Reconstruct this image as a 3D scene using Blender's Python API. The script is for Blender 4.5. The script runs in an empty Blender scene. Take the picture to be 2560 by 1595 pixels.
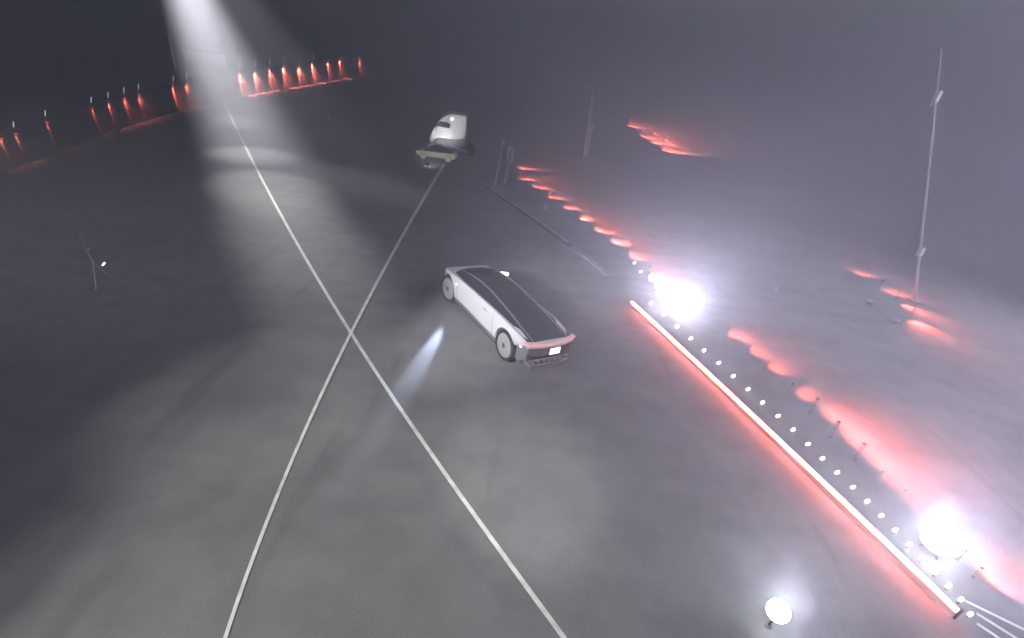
import bpy, bmesh, math, random
import numpy as np
from mathutils import Vector, Matrix

random.seed(7)
SC = bpy.context.scene
COL = SC.collection

# ------------------------------------------------------------------ camera
CAM_H, PITCH, ROLL, FPX = 6.12, 0.515, 0.13, 1180.0      # FPX: focal length for a 2560 px wide frame
fw = Vector((0, math.cos(PITCH), -math.sin(PITCH)))
up0 = Vector((0, math.sin(PITCH), math.cos(PITCH)))
rt0 = Vector((1, 0, 0))
rt = rt0 * math.cos(ROLL) + up0 * math.sin(ROLL)
up = up0 * math.cos(ROLL) - rt0 * math.sin(ROLL)
EYE = Vector((0, 0, CAM_H))
cd = bpy.data.cameras.new('camera')
cam = bpy.data.objects.new('camera', cd)
COL.objects.link(cam)
m = Matrix((rt, up, -fw)).transposed().to_4x4()
m.translation = EYE
cam.matrix_world = m
cd.sensor_width = 36.0
cd.lens = FPX / 2560.0 * 36.0
cd.clip_start, cd.clip_end = 0.05, 3000.0
SC.camera = cam

# ------------------------------------------------------------------ night sky, moon, exposure
w = bpy.data.worlds.new('World')
SC.world = w
w.use_nodes = True
nt = w.node_tree
bg = nt.nodes['Background']
sky = nt.nodes.new('ShaderNodeTexSky')
sky.sky_type = 'NISHITA'
sky.sun_disc = False
sky.sun_elevation = math.radians(3)
sky.sun_rotation = math.radians(200)
nt.links.new(sky.outputs[0], bg.inputs[0])
bg.inputs[1].default_value = 0.13
moon = bpy.data.lights.new('moon', 'SUN')
moon.energy = 0.02
moon.angle = math.radians(3)
moon.color = (0.85, 0.9, 1.0)
mo = bpy.data.objects.new('moon', moon)
mo.rotation_euler = (math.radians(55), 0, math.radians(200))
COL.objects.link(mo)

SC.view_settings.view_transform = 'Standard'
SC.view_settings.look = 'None'
SC.view_settings.gamma = 1.0
SC.view_settings.exposure = 0.0
cy = SC.cycles
cy.use_denoising = True
try:
    cy.denoiser = 'OPENIMAGEDENOISE'
    cy.denoising_input_passes = 'RGB_ALBEDO_NORMAL'
except Exception:
    pass
cy.max_bounces = 1
cy.diffuse_bounces = 1
cy.glossy_bounces = 1
cy.transmission_bounces = 1
cy.volume_bounces = 0
cy.sample_clamp_indirect = 4.0
cy.caustics_reflective = False
cy.caustics_refractive = False
cy.use_light_tree = True
cy.use_adaptive_sampling = False


# ------------------------------------------------------------------ terrain and placing
def sstep(a, b, v):
    t = min(1.0, max(0.0, (v - a) / (b - a)))
    return t * t * (3 - 2 * t)


def ground_z(x, y):
    r = math.hypot(x, y)
    return -3.9 * sstep(9.0, 62.0, r)


def ray(px, py):
    return (fw + rt * ((px - 1280.0) / FPX) - up * ((py - 797.5) / FPX)).normalized()


def at(px, py, h=0.0):
    """point h metres above the ground along the line of sight of a photo pixel"""
    d = ray(px, py)
    t, prev = 1.0, 1.0
    while t < 600:
        p = EYE + d * t
        if p.z - ground_z(p.x, p.y) - h < 0:
            a, b = prev, t
            for _ in range(30):
                c = (a + b) / 2
                p = EYE + d * c
                if p.z - ground_z(p.x, p.y) - h < 0:
                    b = c
                else:
                    a = c
            return EYE + d * b
        prev = t
        t += 0.15
    return EYE + d * 300


def over(foot, px, py):
    """point on the sight line of a pixel nearest in depth to a foot point (a pole's tip)"""
    d = ray(px, py)
    depth = (foot - EYE).dot(fw)
    return EYE + d * (depth / d.dot(fw))


def top_over(foot, px, py):
    """height above foot of the pixel row py, for an upright post"""
    d = ray(px, py)
    hd = math.hypot(foot.x, foot.y)
    k = hd / math.hypot(d.x, d.y)
    return EYE.z + d.z * k - foot.z


HAZE = 0.0175        # scattering per metre of the night air

# ------------------------------------------------------------------ materials
MATS = {}


def mat(name, col, rough=0.6, metal=0.0, noise=0.0, nscale=6.0, bump=0.0, emit=None, estr=0.0, coat=0.0, spec=0.5):
    if name in MATS:
        return MATS[name]
    mt = bpy.data.materials.new(name)
    mt.use_nodes = True
    t = mt.node_tree
    b = t.nodes['Principled BSDF']
    b.inputs['Base Color'].default_value = (*col, 1)
    b.inputs['Roughness'].default_value = rough
    b.inputs['Metallic'].default_value = metal
    b.inputs['Specular IOR Level'].default_value = spec
    b.inputs['Coat Weight'].default_value = coat
    if emit:
        b.inputs['Emission Color'].default_value = (*emit, 1)
        b.inputs['Emission Strength'].default_value = estr
    if noise or bump:
        tc = t.nodes.new('ShaderNodeTexCoord')
        n = t.nodes.new('ShaderNodeTexNoise')
        n.inputs['Scale'].default_value = nscale
        n.inputs['Detail'].default_value = 6
        t.links.new(tc.outputs['Object'], n.inputs['Vector'])
        if noise:
            r = t.nodes.new('ShaderNodeValToRGB')
            r.color_ramp.elements[0].position = 0.3
            r.color_ramp.elements[1].position = 0.7
            r.color_ramp.elements[0].color = (*[c * (1 - noise) for c in col], 1)
            r.color_ramp.elements[1].color = (*[min(1, c * (1 + noise)) for c in col], 1)
            t.links.new(n.outputs[0], r.inputs[0])
            t.links.new(r.outputs[0], b.inputs['Base Color'])
        if bump:
            bp = t.nodes.new('ShaderNodeBump')
            bp.inputs['Strength'].default_value = bump
            bp.inputs['Distance'].default_value = 0.02
            t.links.new(n.outputs[0], bp.inputs['Height'])
            t.links.new(bp.outputs[0], b.inputs['Normal'])
    MATS[name] = mt
    return mt


def asphalt():
    mt = bpy.data.materials.new('asphalt')
    mt.use_nodes = True
    t = mt.node_tree
    b = t.nodes['Principled BSDF']
    b.inputs['Roughness'].default_value = 0.9
    b.inputs['Specular IOR Level'].default_value = 0.2
    tc = t.nodes.new('ShaderNodeTexCoord')

    def noise(scale, sx=1, sy=1, rot=0.0, detail=5):
        mp = t.nodes.new('ShaderNodeMapping')
        mp.inputs['Scale'].default_value = (sx, sy, 1)
        mp.inputs['Rotation'].default_value = (0, 0, rot)
        n = t.nodes.new('ShaderNodeTexNoise')
        n.inputs['Scale'].default_value = scale
        n.inputs['Detail'].default_value = detail
        t.links.new(tc.outputs['Object'], mp.inputs[0])
        t.links.new(mp.outputs[0], n.inputs['Vector'])
        return n.outputs[0]

    def mapr(v, a, c, lo, hi):
        mr = t.nodes.new('ShaderNodeMapRange')
        for i, x in zip((1, 2, 3, 4), (a, c, lo, hi)):
            mr.inputs[i].default_value = x
        t.links.new(v, mr.inputs[0])
        return mr.outputs[0]

    def mul(a, c):
        q = t.nodes.new('ShaderNodeMath')
        q.operation = 'MULTIPLY'
        t.links.new(a, q.inputs[0])
        t.links.new(c, q.inputs[1])
        return q.outputs[0]

    v = mul(mapr(noise(0.16), .35, .65, .86, 1.12), mapr(noise(1.0, 0.25, 1.6, 0.12), .35, .65, .94, 1.06))
    v = mul(v, mapr(noise(1.6), .4, .7, 1.06, .84))
    v = mul(v, mapr(noise(45, detail=2), .3, .7, .86, 1.14))
    v = mul(v, mapr(noise(0.9, 1.6, .18, 1.1, 3), .62, .70, 1.0, .80))          # old tyre tracks
    vo = t.nodes.new('ShaderNodeTexVoronoi')
    vo.feature = 'DISTANCE_TO_EDGE'
    vo.inputs['Scale'].default_value = 0.22
    wp = t.nodes.new('ShaderNodeMixRGB')
    wp.inputs[0].default_value = 0.35
    nz = t.nodes.new('ShaderNodeTexNoise')
    nz.inputs['Scale'].default_value = 1.3
    nz.inputs['Detail'].default_value = 5
    t.links.new(tc.outputs['Object'], nz.inputs['Vector'])
    t.links.new(tc.outputs['Object'], wp.inputs[1])
    t.links.new(nz.outputs[1], wp.inputs[2])
    t.links.new(wp.outputs[0], vo.inputs['Vector'])
    v = mul(v, mapr(vo.outputs['Distance'], .0, .003, .93, 1.0))                # fine cracks
    rgb = t.nodes.new('ShaderNodeVectorMath')
    rgb.operation = 'SCALE'
    rgb.inputs[0].default_value = (0.185, 0.185, 0.188)
    t.links.new(v, rgb.inputs['Scale'])
    t.links.new(rgb.outputs[0], b.inputs['Base Color'])
    bp = t.nodes.new('ShaderNodeBump')
    bp.inputs['Strength'].default_value = 0.08
    bp.inputs['Distance'].default_value = 0.02
    t.links.new(noise(30, detail=4), bp.inputs['Height'])
    t.links.new(bp.outputs[0], b.inputs['Normal'])
    return mt


M_ASPH = asphalt()
M_WHITE = mat('white_paint', (0.72, 0.72, 0.74), 0.35, coat=0.5, noise=0.04, nscale=3)
M_BODY = mat('silver_white_paint', (0.66, 0.66, 0.70), 0.28, metal=0.15, coat=0.6)
M_GLASS = mat('tinted_glass', (0.018, 0.018, 0.024), 0.06, spec=0.8, coat=0.6)
M_DARK = mat('dark_plastic', (0.03, 0.03, 0.033), 0.5, noise=0.2)
M_GREY = mat('grey_plastic', (0.17, 0.17, 0.185), 0.5, noise=0.12)
M_RUBBER = mat('rubber', (0.022, 0.022, 0.024), 0.8)
M_DISC = mat('wheel_cover', (0.34, 0.345, 0.35), 0.42, metal=0.25)
M_CHROME = mat('brushed_trim', (0.75, 0.75, 0.78), 0.22, metal=0.9)
M_CREAM = mat('cream_paint', (0.62, 0.61, 0.42), 0.35, coat=0.4)
M_STEEL = mat('galvanised_steel', (0.34, 0.34, 0.36), 0.5, metal=0.6, noise=0.15)
M_WOOD = mat('weathered_wood', (0.24, 0.21, 0.19), 0.85, noise=0.3, nscale=9)
M_LINE = mat('line_paint', (0.74, 0.74, 0.72), 0.7, noise=0.22, nscale=5, bump=0.2)
M_CONC = mat('concrete', (0.26, 0.26, 0.27), 0.85, noise=0.25, nscale=2.5, bump=0.3)
M_PLASTER = mat('pale_plaster', (0.55, 0.55, 0.54), 0.8, noise=0.1, nscale=0.8)
M_RED = mat('red_lens', (0.3, 0.02, 0.02), 0.3, emit=(1.0, 0.16, 0.10), estr=6.0)
M_TIP = mat('white_lens', (0.8, 0.8, 0.8), 0.3, emit=(0.95, 0.97, 1.0), estr=3.0)
M_CAPS = mat('capsule_lens', (0.8, 0.8, 0.8), 0.3, emit=(0.97, 0.95, 1.0), estr=9.0)
M_FLOOD = mat('flood_lens', (0.8, 0.8, 0.8), 0.3, emit=(0.97, 0.97, 1.0), estr=40.0)
M_TUBE = mat('neon_tube', (0.9, 0.5, 0.4), 0.3, emit=(1.0, 0.20, 0.12), estr=36.0)
M_TAIL = mat('tail_lens', (0.5, 0.25, 0.27), 0.25, emit=(1.0, 0.58, 0.63), estr=0.42)
M_PLATE = mat('lit_plate_white', (0.85, 0.85, 0.82), 0.5, emit=(1.0, 1.0, 0.96), estr=1.6)  # emission puts the plate's lit look into the material
M_MARK = mat('marker_lens_and_glint', (0.85, 0.85, 0.82), 0.3, emit=(1.0, 0.97, 0.92), estr=4.0)


# ------------------------------------------------------------------ mesh helpers
class MB:
    def __init__(self):
        self.v, self.f = [], []

    def add(self, vs, fs):
        o = len(self.v)
        self.v += [tuple(p) for p in vs]
        self.f += [tuple(i + o for i in q) for q in fs]
        return self

    def box(self, c, s, rz=0.0, M=None, taper=1.0):
        x, y, z = [k / 2 for k in s]
        R = Matrix.Rotation(rz, 3, 'Z')
        vs = []
        for dz in (-1, 1):
            k = taper if dz > 0 else 1.0
            for dx, dy in ((-1, -1), (1, -1), (1, 1), (-1, 1)):
                p = R @ Vector((dx * x * k, dy * y * k, dz * z)) + Vector(c)
                vs.append(M @ p if M else p)
        return self.add(vs, [(3, 2, 1, 0), (4, 5, 6, 7), (0, 1, 5, 4), (1, 2, 6, 5), (2, 3, 7, 6), (3, 0, 4, 7)])

    def tube(self, pts, r, n=8, cap=True):
        pts = [Vector(p) for p in pts]
        rs = r if isinstance(r, (list, tuple)) else [r] * len(pts)
        rings, prevn = [], None
        for i, p in enumerate(pts):
            a = pts[max(0, i - 1)]
            b = pts[min(len(pts) - 1, i + 1)]
            t = (b - a).normalized()
            if prevn is None:
                h = Vector((0, 0, 1)) if abs(t.z) < .9 else Vector((1, 0, 0))
                nrm = (h - t * h.dot(t)).normalized()
            else:
                nrm = (prevn - t * prevn.dot(t)).normalized()
            prevn = nrm
            bi = t.cross(nrm)
            rings.append([p + (nrm * math.cos(k * math.tau / n) + bi * math.sin(k * math.tau / n)) * rs[i] for k in range(n)])
        vs = [q for rg in rings for q in rg]
        fs = []
        for i in range(len(rings) - 1):
            for k in range(n):
                fs.append((i * n + k, i * n + (k + 1) % n, (i + 1) * n + (k + 1) % n, (i + 1) * n + k))
        if cap:
            fs.append(tuple(range(n - 1, -1, -1)))
            fs.append(tuple((len(rings) - 1) * n + k for k in range(n)))
        return self.add(vs, fs)

    def lathe(self, prof, n=24, M=None):
        """prof: (r, h) around +Z, then M"""
        vs, fs = [], []
        for r, h in prof:
            for k in range(n):
                p = Vector((r * math.cos(k * math.tau / n), r * math.sin(k * math.tau / n), h))
                vs.append(M @ p if M else p)
        for i in range(len(prof) - 1):
            for k in range(n):
                fs.append((i * n + k, i * n + (k + 1) % n, (i + 1) * n + (k + 1) % n, (i + 1) * n + k))
        fs.append(tuple(range(n - 1, -1, -1)))
        fs.append(tuple((len(prof) - 1) * n + k for k in range(n)))
        return self.add(vs, fs)

    def loft(self, rings, closed=True, caps=True):
        n = len(rings[0])
        vs = [q for rg in rings for q in rg]
        fs = []
        for i in range(len(rings) - 1):
            for k in range(n if closed else n - 1):
                fs.append((i * n + k, i * n + (k + 1) % n, (i + 1) * n + (k + 1) % n, (i + 1) * n + k))
        if caps:
            fs.append(tuple(range(n - 1, -1, -1)))
            fs.append(tuple((len(rings) - 1) * n + k for k in range(n)))
        return self.add(vs, fs)

    def extrude(self, poly, y0, y1):
        """polygon in (x, z), extruded along y"""
        n = len(poly)
        vs = [(x, y0, z) for x, z in poly] + [(x, y1, z) for x, z in poly]
        fs = [tuple(range(n)), tuple(range(2 * n - 1, n - 1, -1))]
        for k in range(n):
            fs.append((k, k + n, (k + 1) % n + n, (k + 1) % n))
        return self.add(vs, fs)

    def build(self, name, m, parent=None, smooth=False, bevel=0.0):
        me = bpy.data.meshes.new(name)
        me.from_pydata(self.v, [], self.f)
        bm = bmesh.new()
        bm.from_mesh(me)
        bmesh.ops.recalc_face_normals(bm, faces=bm.faces)
        if bevel:
            es = [e for e in bm.edges if e.is_manifold and e.calc_face_angle(0) > 0.5]
            bmesh.ops.bevel(bm, geom=es, offset=bevel, segments=2, affect='EDGES', profile=0.5, clamp_overlap=True)
        bm.to_mesh(me)
        bm.free()
        me.materials.append(m)
        if smooth:
            me.shade_smooth()
            try:
                me.set_sharp_from_angle(angle=math.radians(35))
            except Exception:
                pass
        o = bpy.data.objects.new(name, me)
        COL.objects.link(o)
        if parent:
            o.parent = parent
        return o


def tag(o, label=None, cat=None, group=None, kind=None):
    for k, v in (('label', label), ('category', cat), ('group', group), ('kind', kind)):
        if v:
            o[k] = v
    return o


def thing(name, label, cat, loc=(0, 0, 0), rz=0.0, group=None):
    o = bpy.data.objects.new(name, None)
    o.empty_display_size = 0.2
    o.location = loc
    o.rotation_euler = (0, 0, rz)
    COL.objects.link(o)
    return tag(o, label, cat, group)


def light(name, kind, loc, power, color, parent=None, aim=None, size=60, blend=0.5, rad=0.05):
    ld = bpy.data.lights.new(name, kind)
    ld.energy = power
    ld.color = color
    ld.shadow_soft_size = rad
    if kind == 'SPOT':
        ld.spot_size = math.radians(size)
        ld.spot_blend = blend
    o = bpy.data.objects.new(name, ld)
    COL.objects.link(o)
    loc = Vector(loc)
    o.location = loc
    if aim is not None:
        o.rotation_euler = (Vector(aim) - loc).to_track_quat('-Z', 'Y').to_euler()
    if parent:
        o.parent = parent
    return o


ORD = ['first', 'second', 'third', 'fourth', 'fifth', 'sixth', 'seventh', 'eighth', 'ninth', 'tenth', 'eleventh', 'twelfth',
       'thirteenth', 'fourteenth', 'fifteenth', 'sixteenth', 'seventeenth', 'eighteenth', 'nineteenth', 'twentieth',
       'twenty-first', 'twenty-second', 'twenty-third', 'twenty-fourth', 'twenty-fifth', 'twenty-sixth', 'twenty-seventh',
       'twenty-eighth']

# ------------------------------------------------------------------ ground
rad = [0.0] + [0.6 * 1.055 ** k for k in range(118)]
rad = [r for r in rad if r < 330] + [330, 900]
NA = 96
vs, fs = [(0, 0, 0)], []
for r in rad[1:]:
    for k in range(NA):
        a = k * math.tau / NA
        vs.append((r * math.cos(a), r * math.sin(a), ground_z(r, 0)))
for k in range(NA):
    fs.append((0, 1 + k, 1 + (k + 1) % NA))
for i in range(len(rad) - 2):
    for k in range(NA):
        a, b = 1 + i * NA, 1 + (i + 1) * NA
        fs.append((a + k, b + k, b + (k + 1) % NA, a + (k + 1) % NA))
g = MB().add(vs, fs).build('ground', M_ASPH, smooth=True)
tag(g, kind='structure')


def ribbon(pix, wfun, lift, thick=0.0, sub=14):
    """a strip laid on the ground along points; wfun(t) is its width in metres"""
    # smooth the sighted course first, then lay it on the ground
    q = np.array(pix, float)
    u = np.r_[0, np.cumsum(np.linalg.norm(np.diff(q, axis=0), axis=1))]
    deg = min(3, len(pix) - 1)
    cx_, cy_ = np.polyfit(u / u[-1], q[:, 0], deg), np.polyfit(u / u[-1], q[:, 1], deg)
    uu = np.linspace(0, 1, 60)
    pix = list(zip(np.polyval(cx_, uu), np.polyval(cy_, uu)))
    sub = 2
    P = np.array([tuple(at(x, y)) for x, y in pix])
    d = np.r_[0, np.cumsum(np.linalg.norm(np.diff(P, axis=0), axis=1))]
    d /= d[-1]
    tt = np.linspace(0, 1, (len(pix) - 1) * sub + 1)
    X, Y = np.interp(tt, d, P[:, 0]), np.interp(tt, d, P[:, 1])
    mb, rings = MB(), []
    for i, t in enumerate(tt):
        j, k = max(0, i - 1), min(len(tt) - 1, i + 1)
        tx, ty = X[k] - X[j], Y[k] - Y[j]
        l = math.hypot(tx, ty)
        nx, ny = -ty / l, tx / l
        h = wfun(t) / 2
        a = (X[i] + nx * h, Y[i] + ny * h)
        b = (X[i] - nx * h, Y[i] - ny * h)
        za, zb = ground_z(*a), ground_z(*b)
        if thick:
            rings.append([(a[0], a[1], za - .05), (a[0], a[1], za + thick), (b[0], b[1], zb + thick), (b[0], b[1], zb - .05)])
        else:
            rings.append([(a[0], a[1], za + lift), (b[0], b[1], zb + lift)])
    mb.loft(rings, closed=bool(thick), caps=bool(thick))
    return mb


S1 = [(533, 196), (572, 278), (609, 361), (650, 440), (699, 527), (772, 660), (847, 786), (877, 834), (949, 944), (1028, 1060),
      (1100, 1172), (1160, 1250), (1266, 1398), (1403, 1584), (1440, 1640)]
S2 = [(1112, 412), (1085, 452), (1053, 503), (1000, 602), (949, 698), (877, 834), (802, 992), (717, 1181), (643, 1371), (567, 1583), (550, 1640)]
ln = ribbon(S1, lambda t: 0.52 * (1 - t) ** 1.6 + 0.066, 0.012)
tag(ln.build('ground_stripe', M_LINE), 'long white painted stripe running from the lit booth across the tarmac', 'stripe', 'white stripes crossing on the tarmac')
ln = ribbon(S2, lambda t: 0.22 * (1 - t) ** 1.3 + 0.045, 0.018)
tag(ln.build('ground_stripe', M_LINE), 'thin white painted stripe starting at the cream car by the truck', 'stripe', 'white stripes crossing on the tarmac')

# low kerb lines and the red-lit barrier
kb = ribbon([(1212, 465), (1300, 525), (1420, 612), (1520, 690)], lambda t: 0.20, 0, 0.10)
tag(kb.build('kerb', M_CONC), kind='structure')
# three light streaks laid as white paint beyond the end of the light bar
for i, (a, b) in enumerate((((2410, 1502), (2590, 1590)), ((2440, 1535), (2600, 1635)), ((2440, 1560), (2560, 1640)))):
    mb = ribbon([a, b], lambda t: 0.05, 0.012 + 0.003 * i)
    tag(mb.build('painted_light_streak', M_LINE), '%s of three white-painted light streaks past the light bar' % ('topmost', 'middle', 'lowest')[i],
        'light streak', 'white-painted light streaks past the light bar')


# ------------------------------------------------------------------ the car
RW, WB, HW = 0.372, 2.98, 0.69


def cr(xs, ys, x):
    """smooth interpolation (monotone-free Catmull-Rom through the table)"""
    xs, ys = np.array(xs, float), np.array(ys, float)
    ms = np.gradient(ys, xs)
    i = int(np.clip(np.searchsorted(xs, x) - 1, 0, len(xs) - 2))
    h = xs[i + 1] - xs[i]
    t = (x - xs[i]) / h
    return float((2 * t ** 3 - 3 * t ** 2 + 1) * ys[i] + (t ** 3 - 2 * t ** 2 + t) * h * ms[i] + (-2 * t ** 3 + 3 * t ** 2) * ys[i + 1] + (t ** 3 - t ** 2) * h * ms[i + 1])


def make_car():
    rear = at(1252, 900)
    yaw = 0.612
    root = thing('concept_car', 'silver white coupe with dark glass canopy and covered wheels on the tarmac', 'car')
    # rear-left tyre touches the ground at the sighted point
    h = Vector((-math.sin(yaw), math.cos(yaw), 0))
    r = Vector((math.cos(yaw), math.sin(yaw), 0))
    o = rear + r * HW
    root.location = (o.x, o.y, -0.03)
    root.rotation_euler = (0.07, 0, math.pi / 2 + yaw)      # local +x forward, +y to the car's left
    TAIL, NOSE = -0.80, WB + 0.66
    xs = [-0.80, -0.55, 0.0, 0.7, 1.5, 2.3, 2.98, 3.35, 3.64]
    belt = [0.80, 0.84, 0.90, 0.90, 0.885, 0.87, 0.855, 0.80, 0.66]
    halfw = [0.60, 0.655, 0.705, 0.695, 0.685, 0.69, 0.705, 0.645, 0.48]
    low = [0.735, 0.66, 0.36, 0.29, 0.28, 0.28, 0.27, 0.27, 0.34]
    xr = [-0.80, -0.55, 0.0, 0.6, 1.2, 1.7, 2.2, 2.7, 3.1, 3.4, 3.64]
    roof = [0.81, 0.86, 0.97, 1.06, 1.12, 1.135, 1.10, 1.02, 0.92, 0.82, 0.68]
    railw = [0.46, 0.45, 0.44, 0.43, 0.42, 0.42, 0.43, 0.44, 0.42, 0.36, 0.28]
    N = 46
    X = [TAIL + (NOSE - TAIL) * i / N for i in range(N + 1)]
    body, can = [], []
    for x in X:
        b, hw_, lo = cr(xs, belt, x), cr(xs, halfw, x), cr(xs, low, x)
        rf, rl = cr(xr, roof, x), cr(xr, railw, x)
        rl = min(rl, hw_ - 0.06)
        half = [(0.0, lo), (hw_ * .86, lo), (hw_ * .965, lo + .04), (hw_ * .99, lo + (b - lo) * .35), (hw_, lo + (b - lo) * .62),
                (hw_ * .985, lo + (b - lo) * .82), (hw_ * .95, b - .012), (hw_ * .90, b + .012), (hw_ * .80, b + .016), (0.0, b + .02)]
        body.append([(x, y, z) for y, z in half] + [(x, -y, z) for y, z in half[-2:0:-1]])
        bb, k = hw_ * cr([-.8, 0, 1.5, 2.6, 3.64], [.93, .86, .86, .84, .7], x), b + .012
        rz = max(rf - 0.035, k + .006)
        hc = [(bb, k), (bb - (bb - rl) * .30, k + (rz - k) * .42), (bb - (bb - rl) * .66, k + (rz - k) * .78), (rl, rz), (rl * .7, max(rf - .012, rz + .004)),
              (rl * .35, max(rf, rz + .007)), (0, max(rf + .003, rz + .008))]
        can.append([(x, y, z) for y, z in hc] + [(x, -y, z) for y, z in hc[-2::-1]])
    bo = MB().loft(body).build('body', M_BODY, root, smooth=True)
    # wheel arches cut from the shell
    cut = MB()
    for wx in (0, WB):
        for s in (-1, 1):
            cut.lathe([(RW + .035, -.25), (RW + .035, .25)], 40, Matrix.Translation((wx, s * HW, RW)) @ Matrix.Rotation(math.pi / 2, 4, 'X'))
    co = cut.build('cutter', M_DARK, root)
    md = bo.modifiers.new('arch', 'BOOLEAN')
    md.operation = 'DIFFERENCE'
    md.solver = 'EXACT'
    md.object = co
    bpy.context.view_layer.update()
    dg = bpy.context.evaluated_depsgraph_get()
    nm = bpy.data.meshes.new_from_object(bo.evaluated_get(dg))
    bo.modifiers.clear()
    bo.data = nm
    bo.data.materials.clear()
    bo.data.materials.append(M_BODY)
    bo.data.shade_smooth()
    bo.data.set_sharp_from_angle(angle=math.radians(30))
    bpy.data.objects.remove(co)
    # canopy: from just behind the nose to just ahead of the tail
    i0, i1 = 1, N - 8
    ca = MB().loft(can[i0:i1 + 1], closed=False, caps=True).build('glass_canopy', M_GLASS, root, smooth=True)
    # roof rails
    for s in (1, -1):
        pts = []
        for i in range(i0, i1 + 1):
            p = can[i][3]
            pts.append((p[0], s * (p[1] + .004), p[2] + .008))
        MB().tube(pts, [0.006 + .016 * min(1, (len(pts) - 1 - q) / 7) * min(1, (q + 3) / 9) for q in range(len(pts))], 8).build('roof_rail', M_CHROME, root, smooth=True)
    # beltline moulding, side sills, rocker
    for s in (1, -1):
        pts = [(x, s * (cr(xs, halfw, x) * .90), cr(xs, belt, x) + .012) for x in X[3:N - 4]]
        MB().tube(pts, 0.010, 6).build('belt_moulding', M_GREY, root, smooth=True)
        sill = [(x, s * (cr(xs, halfw, x) * (.97 if 0.4 < x < WB - .4 else .9))) for x in np.linspace(RW + .07, WB - RW - .07, 10)]
        MB().loft([[(x, y - s * .13, .20), (x, y - s * .13, .285), (x, y, .285), (x, y - s * .01, .235), (x, y - s * .05, .20)] for x, y in sill]).build('side_sill', M_GREY, root)
        MB().loft([[(x, y - s * .20, .13), (x, y - s * .20, .197), (x, y - s * .045, .197), (x, y - s * .07, .13)] for x, y in sill]).build('rocker_panel', M_DARK, root)
        # door shut lines, proud hairlines of dark rubber
        for dx in (2.46, .62):
            zz = np.linspace(.32, .83, 7)
            MB().tube([(dx - (.83 - z) * .12, s * (cr(xs, halfw, dx) * (.985 + .018 * math.sin((z - .3) / .6 * math.pi))), z) for z in zz], .004, 5).build('door_seam', M_GREY, root)
        hd = MB().box((1.0, s * cr(xs, halfw, 1.0) * .992, .76), (.17, .012, .022))
        hd.build('door_handle', M_GREY, root)
    # wheels
    for wx in (0, WB):
        for s in (-1, 1):
            Mx = Matrix.Translation((wx, s * (HW - .085), RW)) @ Matrix.Rotation(-s * math.pi / 2, 4, 'X')
            if wx:
                Mx = Matrix.Translation((wx, s * (HW - .085), RW)) @ Matrix.Rotation(0.10, 4, 'Z') @ Matrix.Rotation(-s * math.pi / 2, 4, 'X')
            wh = MB().lathe([(RW - .085, -.11), (RW - .02, -.11), (RW, -.08), (RW, .055), (RW - .015, .082), (RW - .075, .092), (RW - .085, .07)], 48, Mx).build('wheel', M_RUBBER, root, smooth=True)
            tag(wh, 'tyre')
            MB().lathe([(RW - .084, .02), (RW - .088, .078), (RW - .10, .088), (.20, .098), (.075, .10), (.07, .08), (.05, .078)], 48, Mx).build('wheel_cover', M_DISC, wh, smooth=True)
            MB().lathe([(.058, .076), (.055, .088), (.03, .09)], 20, Mx).build('hub_cap', M_DARK, wh, smooth=True)
            Ml = Mx.copy()
            MB().lathe([(RW + .028, -.20), (RW + .028, -.03), (RW + .018, -.03), (.1, -.19)], 32, Mx).build('arch_liner', M_RUBBER, root, smooth=True)
    # tail: light bar, plate, diffuser
    n = 18
    bar = []
    for k in range(n + 1):
        y = .665 - 1.33 * k / n
        e = abs(y) / .665
        xb = TAIL - .045 + .10 * e ** 3
        zt = .812 + .025 * e ** 2
        q = 1 - .72 * e ** 5
        bar.append([(xb + .11, y, zt + .012), (xb, y, zt + .010), (xb - .02, y, zt - .028 * q), (xb + .015, y, zt - (.055 + .012 * (1 - e)) * q), (xb + .11, y, zt - .06 * q)])
    MB().loft(bar).build('tail_light_bar', M_TAIL, root, smooth=True)
    lip = []
    for k in range(n + 1):
        y = .60 - 1.20 * k / n
        e = abs(y) / .62
        xb = TAIL - .03 + .10 * e ** 3
        lip.append([(xb + .12, y, .748), (xb - .015, y, .742), (xb + .03, y, .69 - .03 * (1 - e)), (xb + .12, y, .685)])
    MB().loft(lip).build('bumper_lip', M_BODY, root, smooth=True)
    bump = []
    for k in range(n + 1):
        y = .595 - 1.19 * k / n
        e = abs(y) / .62
        xb = TAIL - .01 + .12 * e ** 3
        bump.append([(xb + .25, y, .675), (xb - .005, y, .67), (xb - .03, y, .52), (xb + .06, y, .40), (xb + .25, y, .38)])
    MB().loft(bump).build('rear_bumper', M_DARK, root, smooth=True)
    low_ = []
    for x in np.linspace(-.43, TAIL + .06, 7):
        hw_, lo = cr(xs, halfw, x) * .965, cr(xs, low, x)
        zb = .27 + .16 * ((-.43 - x) / .31) ** 1.5
        half = [(hw_ * .9, zb), (hw_, zb + .05), (hw_, lo + .03), (hw_ * .9, lo + .05)]
        low_.append([(x, y, z) for y, z in half] + [(x, -y, z) for y, z in half[::-1]])
    MB().loft(low_).build('lower_valance', M_GREY, root, smooth=True)
    MB().box((TAIL - .062, -.06, .63), (.016, .27, .15)).build('number_plate', M_PLATE, root, bevel=.004)
    MB().box((TAIL - .050, -.06, .63), (.012, .31, .18)).build('plate_recess', M_GREY, root, bevel=.004)
    MB().box((TAIL + .10, 0, .33), (.34, 1.02, .045)).build('diffuser_tray', M_GREY, root, bevel=.01)
    for k in range(7):
        y = -.45 + k * .9 / 6
        MB().extrude([(TAIL - .05, .36), (TAIL + .02, .24), (TAIL + .30, .20), (TAIL + .30, .305), (TAIL + .0, .45)], y - .012, y + .012).build('diffuser_fin', M_STEEL, root)
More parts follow.
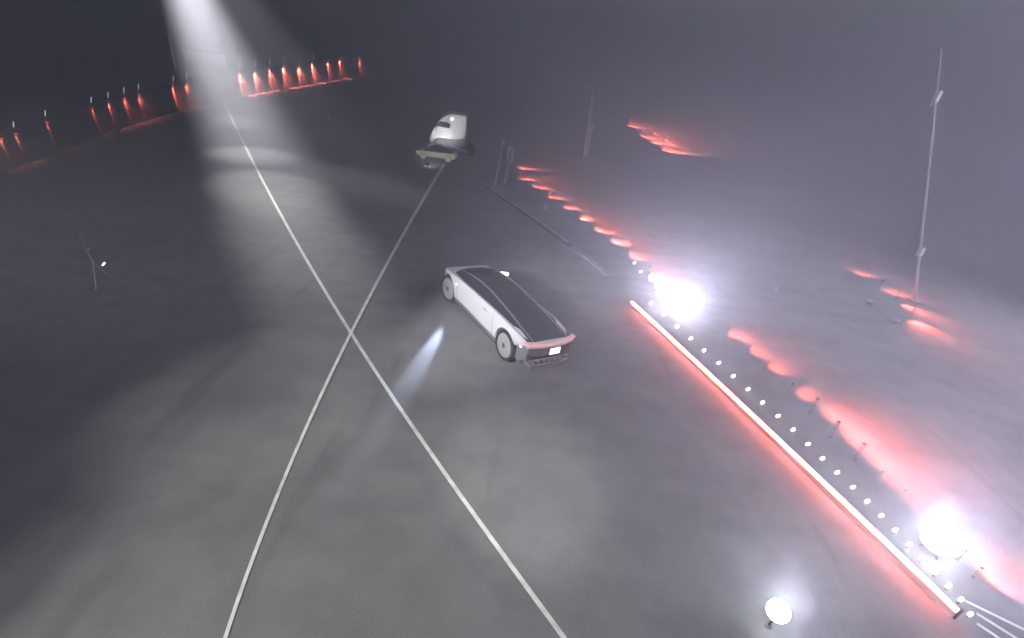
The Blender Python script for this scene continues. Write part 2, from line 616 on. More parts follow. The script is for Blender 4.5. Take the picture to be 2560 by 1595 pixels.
    MB().tube([(TAIL - .045, -.48, .46), (TAIL - .06, 0, .455), (TAIL - .045, .48, .46)], .014, 8).build('bumper_trim', M_STEEL, root)
    MB().tube([(TAIL - .03, -.48, .235), (TAIL - .05, 0, .228), (TAIL - .03, .48, .235)], .012, 8).build('skid_bar', M_STEEL, root)
    MB().extrude([(.0 - .55, .20), (-.42, .20), (-.40, .36), (-.55, .36)], .46, .60).build('mud_flap', M_GREY, root, bevel=.01)
    # lamps and markers
    for s in (1, -1):
        MB().tube([(NOSE - .005, s * .12, .66), (NOSE - .04, s * .34, .67), (NOSE - .16, s * .52, .68)], [.008, .014, .01], 8).build('head_light', M_MARK if s > 0 else M_CHROME, root)  # left strip's glow stands in for the spotlight's highlight on the nose
    MB().box((2.50, .70, .72), (.045, .02, .035)).build('side_marker', M_MARK, root, bevel=.006)
    MB().box((-.56, .66, .68), (.06, .02, .03)).build('side_marker', M_MARK, root, bevel=.006)
    # far-side camera pod, its bright glint put in as emission
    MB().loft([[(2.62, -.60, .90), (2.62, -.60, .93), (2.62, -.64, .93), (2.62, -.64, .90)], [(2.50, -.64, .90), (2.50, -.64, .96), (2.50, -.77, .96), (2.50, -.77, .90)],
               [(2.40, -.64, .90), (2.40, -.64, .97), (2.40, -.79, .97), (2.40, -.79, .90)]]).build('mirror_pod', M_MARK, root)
    # ground-effect lamps under the floor
    for name, lp, aim, pw in (('underbody_lamp', (2.58, .56, .17), at(1062, 905), 260), ('underbody_lamp', (1.25, -.58, .17), at(1352, 752), 120)):
        MB().lathe([(.05, -.02), (.05, .02), (.03, .03)], 14, Matrix.Translation(lp)).build(name, M_DARK, root)
    return root, h, r


car, car_h, car_r = make_car()


def car_pt(x, y, z):
    return Vector((car.location.x, car.location.y, 0)) + car_h * x - car_r * y + Vector((0, 0, z))


TSC = math.hypot(*at(1122, 381).xy) / 51.8

# ------------------------------------------------------------------ the truck and the cream car behind
def make_truck():
    p = at(1122, 381)
    t = thing('truck_cab', 'white rounded truck tractor cab standing in the distance behind the cream car', 'truck', p, math.pi + 0.10)
    t.scale = (TSC,) * 3
    # local +x forward (picture left), width along y
    prof = [(-1.75, 1.75), (-1.75, 3.75), (-1.55, 3.92), (-0.35, 3.95), (0.35, 3.75), (0.95, 3.25), (1.45, 2.55), (1.80, 1.85), (1.95, 1.30), (1.90, 1.05), (1.62, 1.05), (1.45, 1.35), (1.0, 1.52), (0.0, 1.50), (-0.8, 1.55)]

    def slab(poly, hw0, inset):
        rings = []
        for y, k in ((-hw0, inset), (-hw0 + .18, 0), (hw0 - .18, 0), (hw0, inset)):
            cx_ = sum(q[0] for q in poly) / len(poly)
            cz_ = sum(q[1] for q in poly) / len(poly)
            rings.append([(x + (cx_ - x) * k, y, z + (cz_ - z) * k) for x, z in poly])
        return MB().loft(rings)
    slab(prof, 1.22, .05).build('cab_shell', M_WHITE, t, smooth=True)
    # side windows, windscreen
    for s in (-1, 1):
        MB().extrude([(1.32, 2.62), (0.92, 3.12), (0.10, 3.05), (-0.10, 2.92), (-0.10, 2.62), (0.1, 2.55)], s * 1.215, s * 1.245).build('side_window', M_GLASS, t)
    MB().loft([[(x + .03, y, z + .02) for y in (-1.0, -.4, .4, 1.0)] for x, z in ((1.02, 3.20), (1.25, 2.88), (1.50, 2.52), (1.66, 2.16))], closed=False, caps=False).build('windscreen', M_GLASS, t)
    MB().extrude([(-1.72, .95), (-1.72, 1.72), (-.8, 1.52), (0.0, 1.47), (1.0, 1.48), (1.3, 1.3), (1.3, .95), (.2, .80), (-.9, .80)], -1.12, 1.12).build('lower_skirt', M_GREY, t)
    for s in (-1, 1):
        MB().extrude([(2.0, .45), (2.12, .62), (2.0, .85), (1.6, .98), (1.0, .92), (.7, .74), (.9, .70), (1.5, .74), (1.8, .45)], s * 1.05 - .18, s * 1.05 + .18).build('front_fender', M_WHITE, t, bevel=.03)
        MB().extrude([(-.2, 1.05), (-.1, .85), (-1.9, .35), (-2.0, .62)], s * 1.15 - .12, s * 1.15 + .12).build('rear_fairing', mat('pale_grey_paint', (.45, .45, .48), .4), t, bevel=.02)
    for wx in (1.35, -1.05, -2.2):
        for s in (-1, 1):
            Mx = Matrix.Translation((wx, s * 1.0, .48)) @ Matrix.Rotation(-s * math.pi / 2, 4, 'X')
            wh = MB().lathe([(.28, -.16), (.46, -.16), (.48, -.12), (.48, .12), (.46, .16), (.28, .16)], 28, Mx).build('wheel', M_RUBBER, t, smooth=True)
            MB().lathe([(.27, .10), (.25, .14), (.08, .17)], 20, Mx).build('rim', M_DISC, wh, smooth=True)
    MB().box((-.6, 0, .55), (4.4, .9, .28)).build('chassis', M_DARK, t)
    MB().box((2.0, 0, .62), (.16, 1.7, .5)).build('front_bumper', M_GREY, t, bevel=.04)
    for s in (-1, 1):
        MB().tube([(1.2, s * 1.2, 2.5), (1.3, s * 1.42, 2.6)], .025, 6).build('mirror_arm', M_DARK, t)
        MB().box((1.3, s * 1.46, 2.5), (.08, .12, .34)).build('mirror', M_DARK, t, bevel=.02)
    return t


make_truck()


def make_cream_car():
    p = at(1094, 399)
    t = thing('parked_car', 'small cream car with dark roof glass parked in front of the truck', 'car', p, math.pi - 0.02)
    t.scale = (TSC,) * 3
    L = 1.78
    st = [(-L, .45, .55, .62), (-L * .93, .32, .74, .74), (-1.2, .28, .80, .80), (-.5, .28, .78, .80), (.5, .28, .76, .80), (1.15, .28, .74, .80), (L * .93, .32, .66, .74), (L, .42, .54, .6)]
    rings = []
    for x, lo, hi, hw_ in st:
        half = [(0, lo), (hw_ * .9, lo), (hw_, lo + .1), (hw_, hi - .1), (hw_ * .92, hi), (0, hi + .02)]
        rings.append([(x, y, z) for y, z in half] + [(x, -y, z) for y, z in half[-2:0:-1]])
    MB().loft(rings).build('body', M_CREAM, t, smooth=True)
    rings = []
    for x, z, hw_ in ((-1.35, .80, .60), (-.85, 1.15, .54), (-.2, 1.30, .50), (.4, 1.24, .50), (1.15, .78, .58)):
        rings.append([(x, hw_ + .1, .75), (x, hw_, z), (x, 0, z + .03), (x, -hw_, z), (x, -hw_ - .1, .75)])
    MB().loft(rings, closed=False, caps=False).build('roof_glass', M_GLASS, t, smooth=True)
    for wx in (-1.12, 1.12):
        for s in (-1, 1):
            Mx = Matrix.Translation((wx, s * .72, .31)) @ Matrix.Rotation(-s * math.pi / 2, 4, 'X')
            wh = MB().lathe([(.22, -.1), (.30, -.1), (.31, -.07), (.31, .07), (.30, .1), (.22, .1)], 24, Mx).build('wheel', M_RUBBER, t, smooth=True)
            MB().lathe([(.255, .03), (.25, .11), (.08, .12)], 20, Mx).build('wheel_cover', M_CREAM, wh, smooth=True)
    for s in (-1, 1):
        MB().box((0, s * .79, .27), (1.5, .06, .1)).build('side_sill', M_DARK, t)
        MB().box((L - .02, s * .45, .56), (.05, .25, .06)).build('head_light', M_MARK, t, bevel=.01)
    MB().box((-L + .01, 0, .57), (.04, 1.0, .05)).build('tail_light_bar', M_TAIL, t)
    return t


make_cream_car()


# ------------------------------------------------------------------ red lamp posts (far row)
RED = (1.0, 0.17, 0.13)
WARM = (1.0, 0.985, 0.90)
FAR = [(3, 352), (34, 342), (69, 330), (144, 302), (253, 268), (293, 256), (331, 244), (366, 235), (449, 214), (481, 207), (609, 181), (647, 177), (682, 171),
       (716, 166), (754, 162), (787, 157), (825, 152), (854, 148), (902, 144)]
STRENGTH = [.04, .05, .07, .05, .08, .13, .16, .16, .3, .25, 1.3, 1.6, 1.7, 1.8, 2.0, 2.3, 1.2, 1.1, .9]
for i, (px, py) in enumerate(FAR):
    k = px / 902
    foot = at(px, py + 82 - 34 * k)
    hh = top_over(foot, px, py)
    d = math.hypot(foot.x, foot.y)
    s = d / 60.0
    t = thing('lamp_post', 'slim post with a red downlight, %s from the picture\'s left edge in the far row' % ORD[i], 'lamp post', foot, 0,
              'red lamp posts in the far row')
    MB().box((0, 0, .03), (.30 * s + .1, .30 * s + .1, .06)).build('base_plate', M_DARK, t)
    MB().tube([(0, 0, .05), (0, 0, hh + .38 * s)], [.03 * s + .012, .02 * s + .008], 8).build('pole', M_DARK, t)
    MB().tube([(0, 0, hh + .38 * s), (.16 * s, 0, hh + .85 * s)], .035 * s, 6).build('tip_lamp', mat('tip_lens', (.8, .8, .8), .3, emit=(.95, .97, 1), estr=.9), t)
    tow = Vector((-foot.x, -foot.y, 0)).normalized()
    hc = tow * (.38 * s) + Vector((0, 0, hh))
    MB().tube([(0, 0, hh + .1 * s), tow * (.36 * s) + Vector((0, 0, hh + .16 * s))], .02 * s + .006, 6).build('bracket', M_DARK, t)
    MB().lathe([(.10 * s, .16 * s), (.13 * s, .0), (.12 * s, -.02)], 14, Matrix.Translation(hc)).build('lamp_hood', M_DARK, t)
    MB().lathe([(.11 * s, -.015), (.11 * s, -.035)], 14, Matrix.Translation(hc)).build('lens', M_RED, t)
    side = Vector((-1, 0, 0)) * (.9 - k) * 1.5 if k < .45 else Vector((.0, 0, 0))
    light('red_light', 'SPOT', hc + Vector((0, 0, -.06)), 620 * s * s * 10 * STRENGTH[i], RED, t, hc + Vector((0, 0, -3)) - tow * 1.9, 74, .7, .08 * s)

# wall added behind the far row to catch the red light, one panel between each pair of posts
feet = [at(px, py + 82 - 34 * px / 902) for px, py in FAR]
tops = [top_over(f_, *q) for f_, q in zip(feet, FAR)]
wallt = thing('light_catch_wall', 'long dark wall added behind the far red lamp posts to catch their light', 'wall')
wv = []
for f_, hh in zip(feet, tops):
    o_ = Vector((f_.x, f_.y, 0)).normalized() * .22 * math.hypot(f_.x, f_.y) / 60
    wv.append((f_ + o_, hh))
wv.insert(0, (wv[0][0] + (wv[0][0] - wv[1][0]) * 4, wv[0][1]))
wv.append((wv[-1][0] + (wv[-1][0] - wv[-2][0]) * 1.5, wv[-1][1]))
for i in range(len(wv) - 1):
    (a, ha), (b, hb) = wv[i], wv[i + 1]
    n = Vector((-(b - a).y, (b - a).x, 0)).normalized() * .12
    b = b - (b - a) * .004
    up_a, up_b = Vector((0, 0, ha + .25)), Vector((0, 0, hb + .25))
    dn = Vector((0, 0, -.4))
    MB().loft([[a + dn, a + up_a, a + up_a + n, a + dn + n], [b + dn, b + up_b, b + up_b + n, b + dn + n]]).build('wall_panel', mat('dark_render', (.16, .155, .155), .85, noise=.2, nscale=.7), wallt)

# reddish wooden pole at the left
def leaning_pole(name, label, foot_px, top_px, r, m, cat='pole'):
    f0 = at(*foot_px)
    tp = over(f0, *top_px)
    t = thing(name, label, cat, f0)
    MB().tube([(0, 0, -.1), (tp - f0) * .5, tp - f0], [r, r * .9, r * .75], 10).build('shaft', m, t, smooth=True)
    return t, f0, tp

leaning_pole('utility_pole', 'plain wooden pole lit red in front of the far lamp posts', (296, 356), (296, 268), .13, M_WOOD)

# T-shaped utility pole
t, f0, tp = leaning_pole('utility_pole', 'wooden utility pole with a T-shaped crossarm at the top', (1464, 392), (1487, 216), .34, mat('pale_wood', (.78, .76, .76), .85, noise=.2))
v = tp - f0
MB().box((v.x, v.y, v.z - .1), (2.6, .3, .36), 0.02).build('crossarm', MATS['pale_wood'], t)
MB().tube([(v.x - .6, v.y, v.z - .2), (v.x * .93, v.y * .93, v.z - 1.0)], .05, 6).build('brace', M_STEEL, t)
MB().tube([(v.x + .6, v.y, v.z - .2), (v.x * .93, v.y * .93, v.z - 1.0)], .05, 6).build('brace', M_STEEL, t)
for q in (-.9, -.3, .3, .9):
    MB().lathe([(.04, 0), (.07, .06), (.05, .12), (.03, .16)], 10, Matrix.Translation((v.x + q, v.y, v.z + .01))).build('insulator', M_GREY, t)
m2 = v * .44
MB().lathe([(.20, -.4), (.24, -.36), (.24, .36), (.2, .42)], 14, Matrix.Translation((m2.x + .36, m2.y, m2.z))).build('transformer', M_STEEL, t)

# tall slim mast at the right with two boxes
t, f0, tp = leaning_pole('lighting_mast', 'tall slim grey mast with two equipment boxes at the picture\'s right', (2288, 756), (2352, 120), .06, mat('mast_paint', (.34, .34, .37), .5))
for fr, sz in ((.80, .60), (.20, .36)):
    q = (tp - f0) * fr
    MB().box((q.x, q.y - .02, q.z), (.17, .17, sz), .2).build('equipment_box', mat('box_paint', (.62, .60, .62), .5), t, bevel=.015)
MB().box((0, 0, .04), (.4, .4, .08)).build('base_plate', M_STEEL, t)

# ------------------------------------------------------------------ ground spotlights washing red to the right
def red_spot(px, py, label, group, size, power, adir, cone=88):
    s = size
    u = .36 * size
    p = at(px, py)
    p = p - Vector((adir[0], adir[1], 0)).normalized() * .15 * s
    p.z = ground_z(p.x, p.y)
    t = thing('red_spotlight', label, 'spotlight', p, 0, group)
    a = Vector((adir[0], adir[1], 0)).normalized()
    ang = math.atan2(a.y, a.x)
    MB().box((0, 0, .02 * u), (.32 * u, .32 * u, .04 * u), ang).build('base', M_DARK, t)
    for q in (-1, 1):
        n = Vector((-a.y, a.x, 0)) * (.13 * u * q)
        MB().tube([n + Vector((0, 0, .03 * u)), n + Vector((0, 0, .70 * s))], .018 * u, 6).build('yoke', M_DARK, t)
    d = (a + Vector((0, 0, -.32))).normalized()
    c = Vector((0, 0, .70 * s))
    R = d.to_track_quat('Z', 'Y').to_matrix().to_4x4()
    R.translation = c
    MB().lathe([(.06 * u, -.16 * u), (.11 * u, -.12 * u), (.115 * u, .10 * u), (.10 * u, .11 * u)], 14, R).build('housing', M_DARK, t)
    MB().lathe([(.095 * u, .112 * u), (.09 * u, .122 * u)], 14, R).build('lens', M_RED, t)
    for q in (-1, 1):
        Mq = R @ Matrix.Translation((0, q * .12 * u, .16 * u)) 
        MB().box((0, 0, 0), (.2 * u, .006, .14 * u), 0, Mq).build('barn_door', M_DARK, t)
    light('red_light', 'SPOT', c + d * .15 * u, power * s * s, RED, t, c + d * 3, cone, 1.0, .03 * s)


def dirpx(a, b):
    u = at(*b) - at(*a)
    return (u.x, u.y)


ROWA = [(1302, 424), (1303, 450), (1334, 471), (1370, 497), (1408, 522), (1447, 550), (1486, 580), (1527, 610), (1571, 646), (1622, 686),
        (1819, 843), (1872, 886), (1916, 926), (1977, 982), (2034, 1036), (2085, 1094), (2147, 1150), (2197, 1203), (2251, 1250), (2400, 1400), (2440, 1444)]
SA = [1.0, 1.2, 1.1, .7, .7, 1.1, 1.1, 1.1, 1, .9, .7, .7, .7, .8, .85, .95, .85, .7, .6, .8, 1.0]
na = len(ROWA)
for i, (px, py) in enumerate(ROWA):
    p = at(px, py)
    d = (p - EYE).length
    s = (1.9 if i in (14, 15, 16) else 1.0) * 0.27 + 0.32 * min(1.6, max(0, (d - 7) / 18))
    red_spot(px, py, 'red ground spotlight by the glowing bar, %s in row from the far end' % ORD[i],
             'red spotlights along the glowing bar', s, (850 + 3600 * min(1, max(0, (d - 8) / 12))) * SA[i], dirpx((px, py), (px + 60, py - 6 + 14 * (i > 12))))
ROWB = [(1573, 318), (1603, 345), (1630, 360), (1657, 379)]
for i, (px, py) in enumerate(ROWB):
    red_spot(px, py, 'red spotlight beyond the T-shaped pole, %s of four from the far end' % ORD[i], 'red spotlights beyond the utility pole', 2.2, 8000,
             dirpx((px, py), (px + 60, py - 2)))
ROWC = [((2162, 693), (2135, 630)), ((2200, 726), (2250, 735)), ((2241, 754), (2290, 775)), ((2279, 795), (2340, 835))]
for i, (a, b) in enumerate(ROWC):
    red_spot(*a, 'red spotlight near the slim mast, %s of four from the far end' % ORD[i], 'red spotlights near the slim mast', 0.62, 2200, dirpx(a, b), 90)
for i, (px, py) in enumerate(((2170, 764), (2234, 812))):
    p = at(px, py)  # round lamps built as pale drums without light
    t = thing('round_lamp_drum', 'unlit round lamp drum %s the red spotlights near the mast' % ('with a red glint in front of', 'standing lower down before')[i], 'drum', p, 0)
    MB().lathe([(.10, 0), (.12, .02), (.12, .22), (.10, .24)], 18).build('shell', mat('drum_paint', (.5, .46, .48), .5), t, smooth=True)
    MB().lathe([(.123, .10), (.127, .11), (.127, .13), (.123, .14)], 18).build('band', M_GREY, t, smooth=True)
    MB().lathe([(.095, .24), (.09, .255), (.02, .26)], 18).build('lid', M_CHROME, t, smooth=True)

# ------------------------------------------------------------------ the glowing light bar
A, B = at(1580, 756, .22), at(2393, 1527, .22)
bar = thing('light_bar', 'long white-hot neon bar with a red glow along the pavement', 'light bar', (A + B) / 2)
c0 = (A + B) / 2
dirb = (B - A).normalized()
nrm = Vector((-dirb.y, dirb.x, 0))
if nrm.x < 0:
    nrm = -nrm                      # pointing to the picture's right
L = (B - A).length
NSEG = 20
mid = at(1880 * 1.0548, 1063 * 1.0548, .22)
bow = (mid - c0).dot(nrm)


def bpt(t):
    return A.lerp(B, t) - c0 + nrm * (0.04 * 4 * t * (1 - t))


pts = [bpt(i / NSEG) for i in range(NSEG + 1)]
MB().tube(pts, .033, 10).build('neon_tube', M_TUBE, bar, smooth=True)
MB().loft([[p + nrm * .055 + Vector((0, 0, -.24)), p + nrm * .055 + Vector((0, 0, .0)), p + nrm * .085 + Vector((0, 0, .0)), p + nrm * .085 + Vector((0, 0, -.24))] for p in pts]).build('back_rail', M_GREY, bar)
for i in range(0, NSEG + 1, 2):
    p = pts[i]
    MB().box(p + Vector((0, 0, -.12)) + nrm * .12, (.05, .05, .2), math.atan2(dirb.y, dirb.x)).build('foot', M_DARK, bar)

# ------------------------------------------------------------------ capsule path lights along the bar
CAP = [(1586, 657), (1602, 679), (1628, 758), (1661, 786), (1693, 816), (1727, 846), (1760, 876), (1797, 907), (1833, 940), (1870, 973), (1906, 1006), (1945, 1040), (1983, 1074),
       (2020, 1110), (2056, 1146), (2093, 1181), (2132, 1218), (2168, 1253), (2203, 1289), (2238, 1325), (2273, 1361), (2307, 1396), (2340, 1431), (2371, 1465), (2403, 1499), (2426, 1535)]
for i, (px, py) in enumerate(CAP):
    p = at(px, py, .08)
    p.z = ground_z(p.x, p.y)
    dd = (at(px, py, .08) - EYE).length
    t = thing('path_light', 'small white capsule path light beside the glowing bar, %s from the far end' % ORD[i], 'path light', p, 0, 'white path lights along the glowing bar')
    MB().lathe([(.02, 0), (.02, .01), (.012, .012), (.011, .07)], 10).build('stem', M_DARK, t)
    wd = at(px + 8, py - 4, .08) - at(px - 8, py + 4, .08)
    wd = Vector((wd.x, wd.y, 0)).normalized()
    k = dd / 1120
    hl = 5.6 * k
    q = [-1, -.85, -.5, .5, .85, 1]
    dim = i < 2
    MB().tube([Vector((0, 0, .08)) + wd * hl * e for e in q], [r * 2.4 * k for r in (.25, .7, 1, 1, .7, .25)], 10).build('capsule_lamp', M_TIP if dim else M_CAPS, t, smooth=True)

# ------------------------------------------------------------------ floodlights and globe
def floodlight(px, py, label, rpx, power, hgt=.55, aim=None):
    c = at(px, py, hgt)
    f0 = Vector((c.x, c.y, ground_z(c.x, c.y)))
    d = (c - EYE).length
    t = thing('floodlight', label, 'floodlight', f0, 0, 'round floodlights by the glowing bar')
    R = rpx / 1180 * d
    a = ((EYE - c).normalized() + Vector((0, 0, .05))).normalized()
    Q = a.to_track_quat('Z', 'Y').to_matrix().to_4x4()
    Q.translation = Vector((0, 0, hgt))
    MB().lathe([(R * .35, -R * .9), (R * .8, -R * .6), (R * .93, -.03), (R * .93, -.01), (R * .9, -.005)], 28, Q).build('reflector_housing', M_DARK, t, smooth=True)
    MB().lathe([(R * .97, .0), (R * .9, R * .16), (R * .6, R * .3), (R * .2, R * .36)], 28, Q).build('lens', M_FLOOD, t, smooth=True)
    for k in range(3):
        an = k * math.tau / 3 + .4
        MB().tube([(0, 0, hgt - R * .7), (math.cos(an) * .16, math.sin(an) * .16, 0)], .012, 6).build('leg', M_DARK, t)
    ha = Vector((a.x, a.y, 0)).normalized()
    b = Vector((0, 0, hgt)) + a * R * .75
    light('flood_light', 'SPOT', b, power, (.88, .89, 1.0), t, b + ha * .45 + Vector((0, 0, 1)), 140, .35, R * .3)
    return t


floodlight(1712, 757, 'blazing round floodlight at the far end of the glowing bar', 27, 1800, .34)
floodlight(2357, 1344, 'blazing round floodlight near the close end of the glowing bar', 31, 1250, .34)
for i, (px, py, rp) in enumerate(((1632, 694, 9), (1651, 713, 13))):
    floodlight(px, py, '%s of the two small bright floodlights next to the far blazing one' % ('farther', 'nearer')[i], rp, 160, .25)
c = at(1946, 1527, .35)
t = thing('globe_lamp', 'soft round white globe lamp standing alone on the tarmac', 'lamp', (c.x, c.y, 0))
MB().lathe([(.05, 0), (.05, .02), (.02, .03), (.018, .21), (.05, .235)], 18).build('stand', M_DARK, t, smooth=True)
prof = [(max(.004, .14 * math.sin(math.pi * k / 12)), .35 - .14 * math.cos(math.pi * k / 12)) for k in range(13)]
MB().lathe(prof, 24).build('globe', mat('globe_lens', (.8, .8, .8), .3, emit=(.97, 1, .97), estr=9.0), t, smooth=True)
light('globe_light', 'SPOT', (0, 0, .52), 420, (.95, 1.0, .96), t, (0, 0, 3), 160, .3, .1)

# ------------------------------------------------------------------ pale booth at the end of the lane
bf = at(520, 199)
t = thing('booth', 'pale plastered booth lit by the spotlight at the far end of the stripe', 'booth', bf, -0.15)
dd = math.hypot(bf.x, bf.y)
bw, bh = 92 / 1180 * dd, top_over(bf, 515, 128)
MB().box((0, 2.0, bh / 2 - .1), (bw, 4.0, bh)).build('wall', M_PLASTER, t)
MB().box((0, 2.0, bh), (bw + .5, 4.5, .25)).build('roof', M_GREY, t, bevel=.04)
MB().box((-bw * .2, -.02, 1.1), (1.1, .08, 2.2)).build('door', mat('door_paint', (.42, .42, .43), .5), t)
MB().box((bw * .2, -.02, 1.7), (1.6, .06, 1.0)).build('window', M_GLASS, t)
MB().box((bw * .2, -.05, 1.16), (1.8, .14, .08)).build('window_sill', M_CONC, t)

c = Vector((0, -6, .3))
MB().box((0, -6.1, .2), (.5, .3, .4)).build('facade_fill_lamp', M_DARK, t)  # added lamp that brightens the booth front
light('facade_fill_light', 'SPOT', c, 30000, WARM, t, (0, 0, bh * .6), 100, .5, .1)

# ------------------------------------------------------------------ small stands and posts
p = at(252, 712)
t = thing('tripod', 'dim camera tripod with a tiny bright lamp alone on the dark tarmac', 'tripod', p)
for k in range(3):
    an = k * math.tau / 3 + .9
    MB().tube([(0, 0, .62), (.30 * math.cos(an), .30 * math.sin(an), 0)], .016, 6).build('leg', M_STEEL, t)
MB().tube([(0, 0, .55), (-.05, 0, .88)], .02, 8).build('column', M_STEEL, t)
MB().box((-.06, 0, .93), (.09, .14, .09)).build('camera_head', M_GREY, t, bevel=.01)
MB().tube([(0, 0, .62), (-.26, 0, .48)], .012, 6).build('pan_handle', M_CHROME, t)
MB().tube([(.02, 0, .42), (.20, .02, .55)], .010, 6).build('lamp_arm', M_STEEL, t)
MB().tube([(.20, .02, .55), (.26, .04, .62)], .018, 8).build('lamp', M_TIP, t)
MB().tube([(-.05, 0, .88), (-.20, .1, 1.25)], .008, 6).build('boom', M_GREY, t)
MB().box((-.20, .1, 1.28), (.05, .05, .10)).build('microphone', M_GREY, t, bevel=.01)

for i, (fx, fy, tx, ty, lab) in enumerate(((1238, 462, 1258, 356, 'tall faint grey post beside the kerb behind the white car'),
                                         (1262, 458, 1278, 372, 'shorter pale grey post beside the kerb with a boxy top'))):
    f0 = at(fx, fy)
    tp = over(f0, tx, ty)
    t = thing('kerb_post', lab, 'post', f0)
    MB().tube([(0, 0, 0), tp - f0], [.09, .07], 8).build('shaft', M_STEEL, t)
    v = tp - f0
    MB().box((v.x, v.y, v.z - .35 * i), (.22 + .25 * i, .22, .3 + .7 * i)).build('cap', mat('post_paint', (.5, .48, .5), .6), t, bevel=.03)

for i, (px, py, h, lab) in enumerate(((823, 300, 12, 'tiny pale traffic cone on the far tarmac below the red lamp posts'), (1022, 193, 10, 'tiny pale traffic cone far off near the picture\'s top middle'),
                                      (1315, 275, 12, 'tiny pale traffic cone left of the T-shaped pole'), (1362, 525, 17, 'pale traffic cone between the kerb and the red spotlights'),
                                      (407, 275, 12, 'tiny pale traffic cone beside the lit lane near the lamp posts'), (1938, 728, 10, 'tiny pale traffic cone in front of the barrier wall'))):
    p = at(px, py)
    d = (p - EYE).length
    H = h / 1180 * d
    t = thing('traffic_cone', lab, 'cone', p)
    MB().box((0, 0, .03 * H), (.6 * H, .6 * H, .06 * H)).build('base', M_GREY, t)
    MB().lathe([(.22 * H, .06 * H), (.05 * H, H)], 16).build('cone', mat('cone_plastic', (.6, .6, .62), .5), t, smooth=True)
    MB().lathe([(.165 * H, .42 * H), (.11 * H, .68 * H)], 16, Matrix.Translation((0, 0, .01))).build('sleeve', M_WHITE, t, smooth=True)

# ------------------------------------------------------------------ stage masts outside the frame that carry the spotlights


def stage_mast(pos, label, heads):
    """heads: (pixel aimed at, cone degrees, power, blend, colour)"""
    f0 = Vector((pos[0], pos[1], ground_z(pos[0], pos[1])))
    t = thing('stage_mast', label, 'mast', f0)
    H = pos[2] - f0.z
    MB().tube([(0, 0, 0), (0, 0, H + .2)], [.12, .08], 10).build('mast_pole', M_STEEL, t)
    MB().box((0, 0, .06), (1.0, 1.0, .12)).build('base_plate', M_DARK, t)
    MB().box((0, 0, H + .1), (2.6, .12, .12)).build('crossbar', M_STEEL, t)
    n = len(heads)
    for i, (px, cone, pw, bl, colr) in enumerate(heads):
        c = Vector((-1.2 + 2.4 * i / max(1, n - 1), 0, H - .15))
        g_ = (at(*px) if len(px) == 2 else Vector(px)) - f0
        d = (g_ - c).normalized()
        ds = (g_ - c).length
        pw = pw * 4 * math.pi * ds * ds / max(.08, -d.z) * math.exp(HAZE * ds)     # pw: wanted light on the ground
        Q = d.to_track_quat('Z', 'Y').to_matrix().to_4x4()
        Q.translation = c
        MB().lathe([(.08, -.3), (.15, -.2), (.17, .1), (.16, .1)], 16, Q).build('spot_head', M_DARK, t)
        MB().lathe([(.14, .09), (.12, .10)], 16, Q).build('lens', M_TIP, t)
        light('spot_light', 'SPOT', c + d * .15, pw, colr, t, g_, cone, bl, .06)


tw = at(446, 206)
tw = tw + Vector((tw.x, tw.y, 0)).normalized() * 9
stage_mast((tw.x, tw.y, 24.0), 'tall lighting tower behind the pale booth beaming down the lane', [
    ((898, 910), 2.6, .2, 1, WARM), ((826, 755), 2.8, .26, 1, WARM), ((768, 645), 3.2, .34, 1, WARM), ((716, 550), 3.6, .65, 1, WARM), ((672, 468), 4.2, 1.3, 1, WARM),
    ((632, 386), 5.6, 1.8, 1, WARM), ((596, 305), 7.5, 1.8, 1, WARM), ((880, 450), 5, .35, 1, WARM)])
stage_mast((-12.0, -7.0, 18.0), 'stage mast lighting the near tarmac', [
    ((660, 980), 12, 1.0, .9, WARM), ((900, 1470), 24, 2.2, 1, WARM)])
stage_mast((-8.0, -5.0, 9.0), 'low stage mast with one spotlight on the silver car', [
    (tuple(car_pt(1.4, 0, .6)), 15, 2.4, 1, (1, 1, 1))])
stage_mast((7.0, -8.0, 18.0), 'stage mast lighting the tarmac beyond the globe lamp', [
    ((1310, 1190), 8.5, 1.2, .8, WARM)])
stage_mast((27.0, 12.0, 13.0), 'unseen stage mast added to brighten the hazy tarmac around the slim mast', [
    ((2100, 800), 110, 1.6, 1, (.84, .84, 1.0))])  # wide flood added to lift the ground and haze on this side

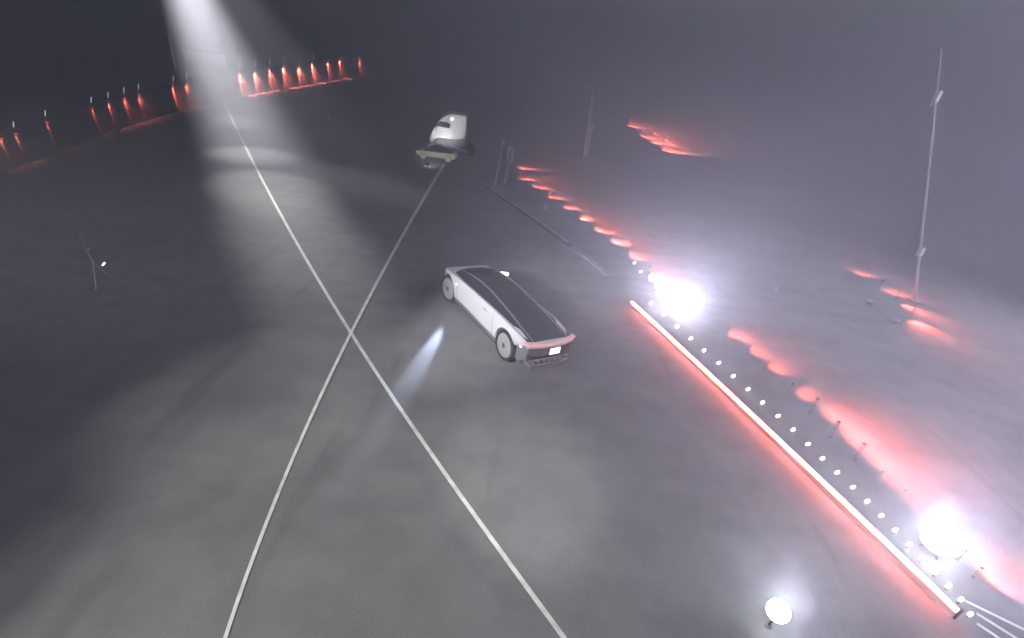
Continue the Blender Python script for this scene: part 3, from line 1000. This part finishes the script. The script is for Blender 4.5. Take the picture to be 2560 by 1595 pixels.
# fill lights added on the ground to brighten the truck and cream car
for i, (px, h0, aim, ah, pw, cone, lab) in enumerate((((1098, 389), .5, (1120, 381), 3.3, 560, 110, 'small added fill light between the cream car and the truck'),
                                                   ((1068, 420), .3, (1094, 399), .6, 700, 80, 'small dark fill light added on the tarmac facing the cream car'))):
    p = at(*px)
    t = thing('added_fill_light', lab, 'fill light', p)
    tgt = at(*aim) + Vector((0, 0, ah)) - p
    MB().box((0, 0, .03), (.4, .3, .06)).build('base', M_DARK, t)
    MB().tube([(0, 0, .05), (0, 0, h0)], .03, 8).build('stand', M_DARK, t)
    Q = (tgt - Vector((0, 0, h0))).to_track_quat('Z', 'Y').to_matrix().to_4x4()
    Q.translation = Vector((0, 0, h0))
    MB().box((0, 0, 0), (.3, .22, .12), 0, Q).build('housing', M_DARK, t)
    MB().box((0, 0, .07), (.27, .2, .01), 0, Q).build('lens', M_TIP, t)
    light('fill_lamp', 'SPOT', Vector((0, 0, h0)) + tgt.normalized() * .2, pw, (1, 1, .96), t, tgt, cone, .9, .1)

# light thrown by the lamps under the car
bpy.context.view_layer.update()
inv = car.matrix_world.inverted()
for lp, aim, pw, cone in (((2.58, .62, .24), (1068, 886), 9000, 11), ((1.25, -.64, .15), (1350, 752), 300, 36)):
    light('underbody_light', 'SPOT', lp, pw, (.62, .72, 1.0), car, inv @ at(*aim), cone, .8, .03)

# ------------------------------------------------------------------ haze
hz = MB().box((20, 110, 10.75), (520, 420, 31.5)).build('haze', M_DARK)
hz.data.materials.clear()
vm = bpy.data.materials.new('haze_air')
vm.use_nodes = True
vt = vm.node_tree
vt.nodes.clear()
out = vt.nodes.new('ShaderNodeOutputMaterial')
pv = vt.nodes.new('ShaderNodeVolumePrincipled')
pv.inputs['Color'].default_value = (0.80, 0.79, 0.98, 1)
pv.inputs['Density'].default_value = HAZE
pv.inputs['Anisotropy'].default_value = 0.45
vt.links.new(pv.outputs[0], out.inputs['Volume'])
hz.data.materials.append(vm)
tag(hz, kind='stuff')
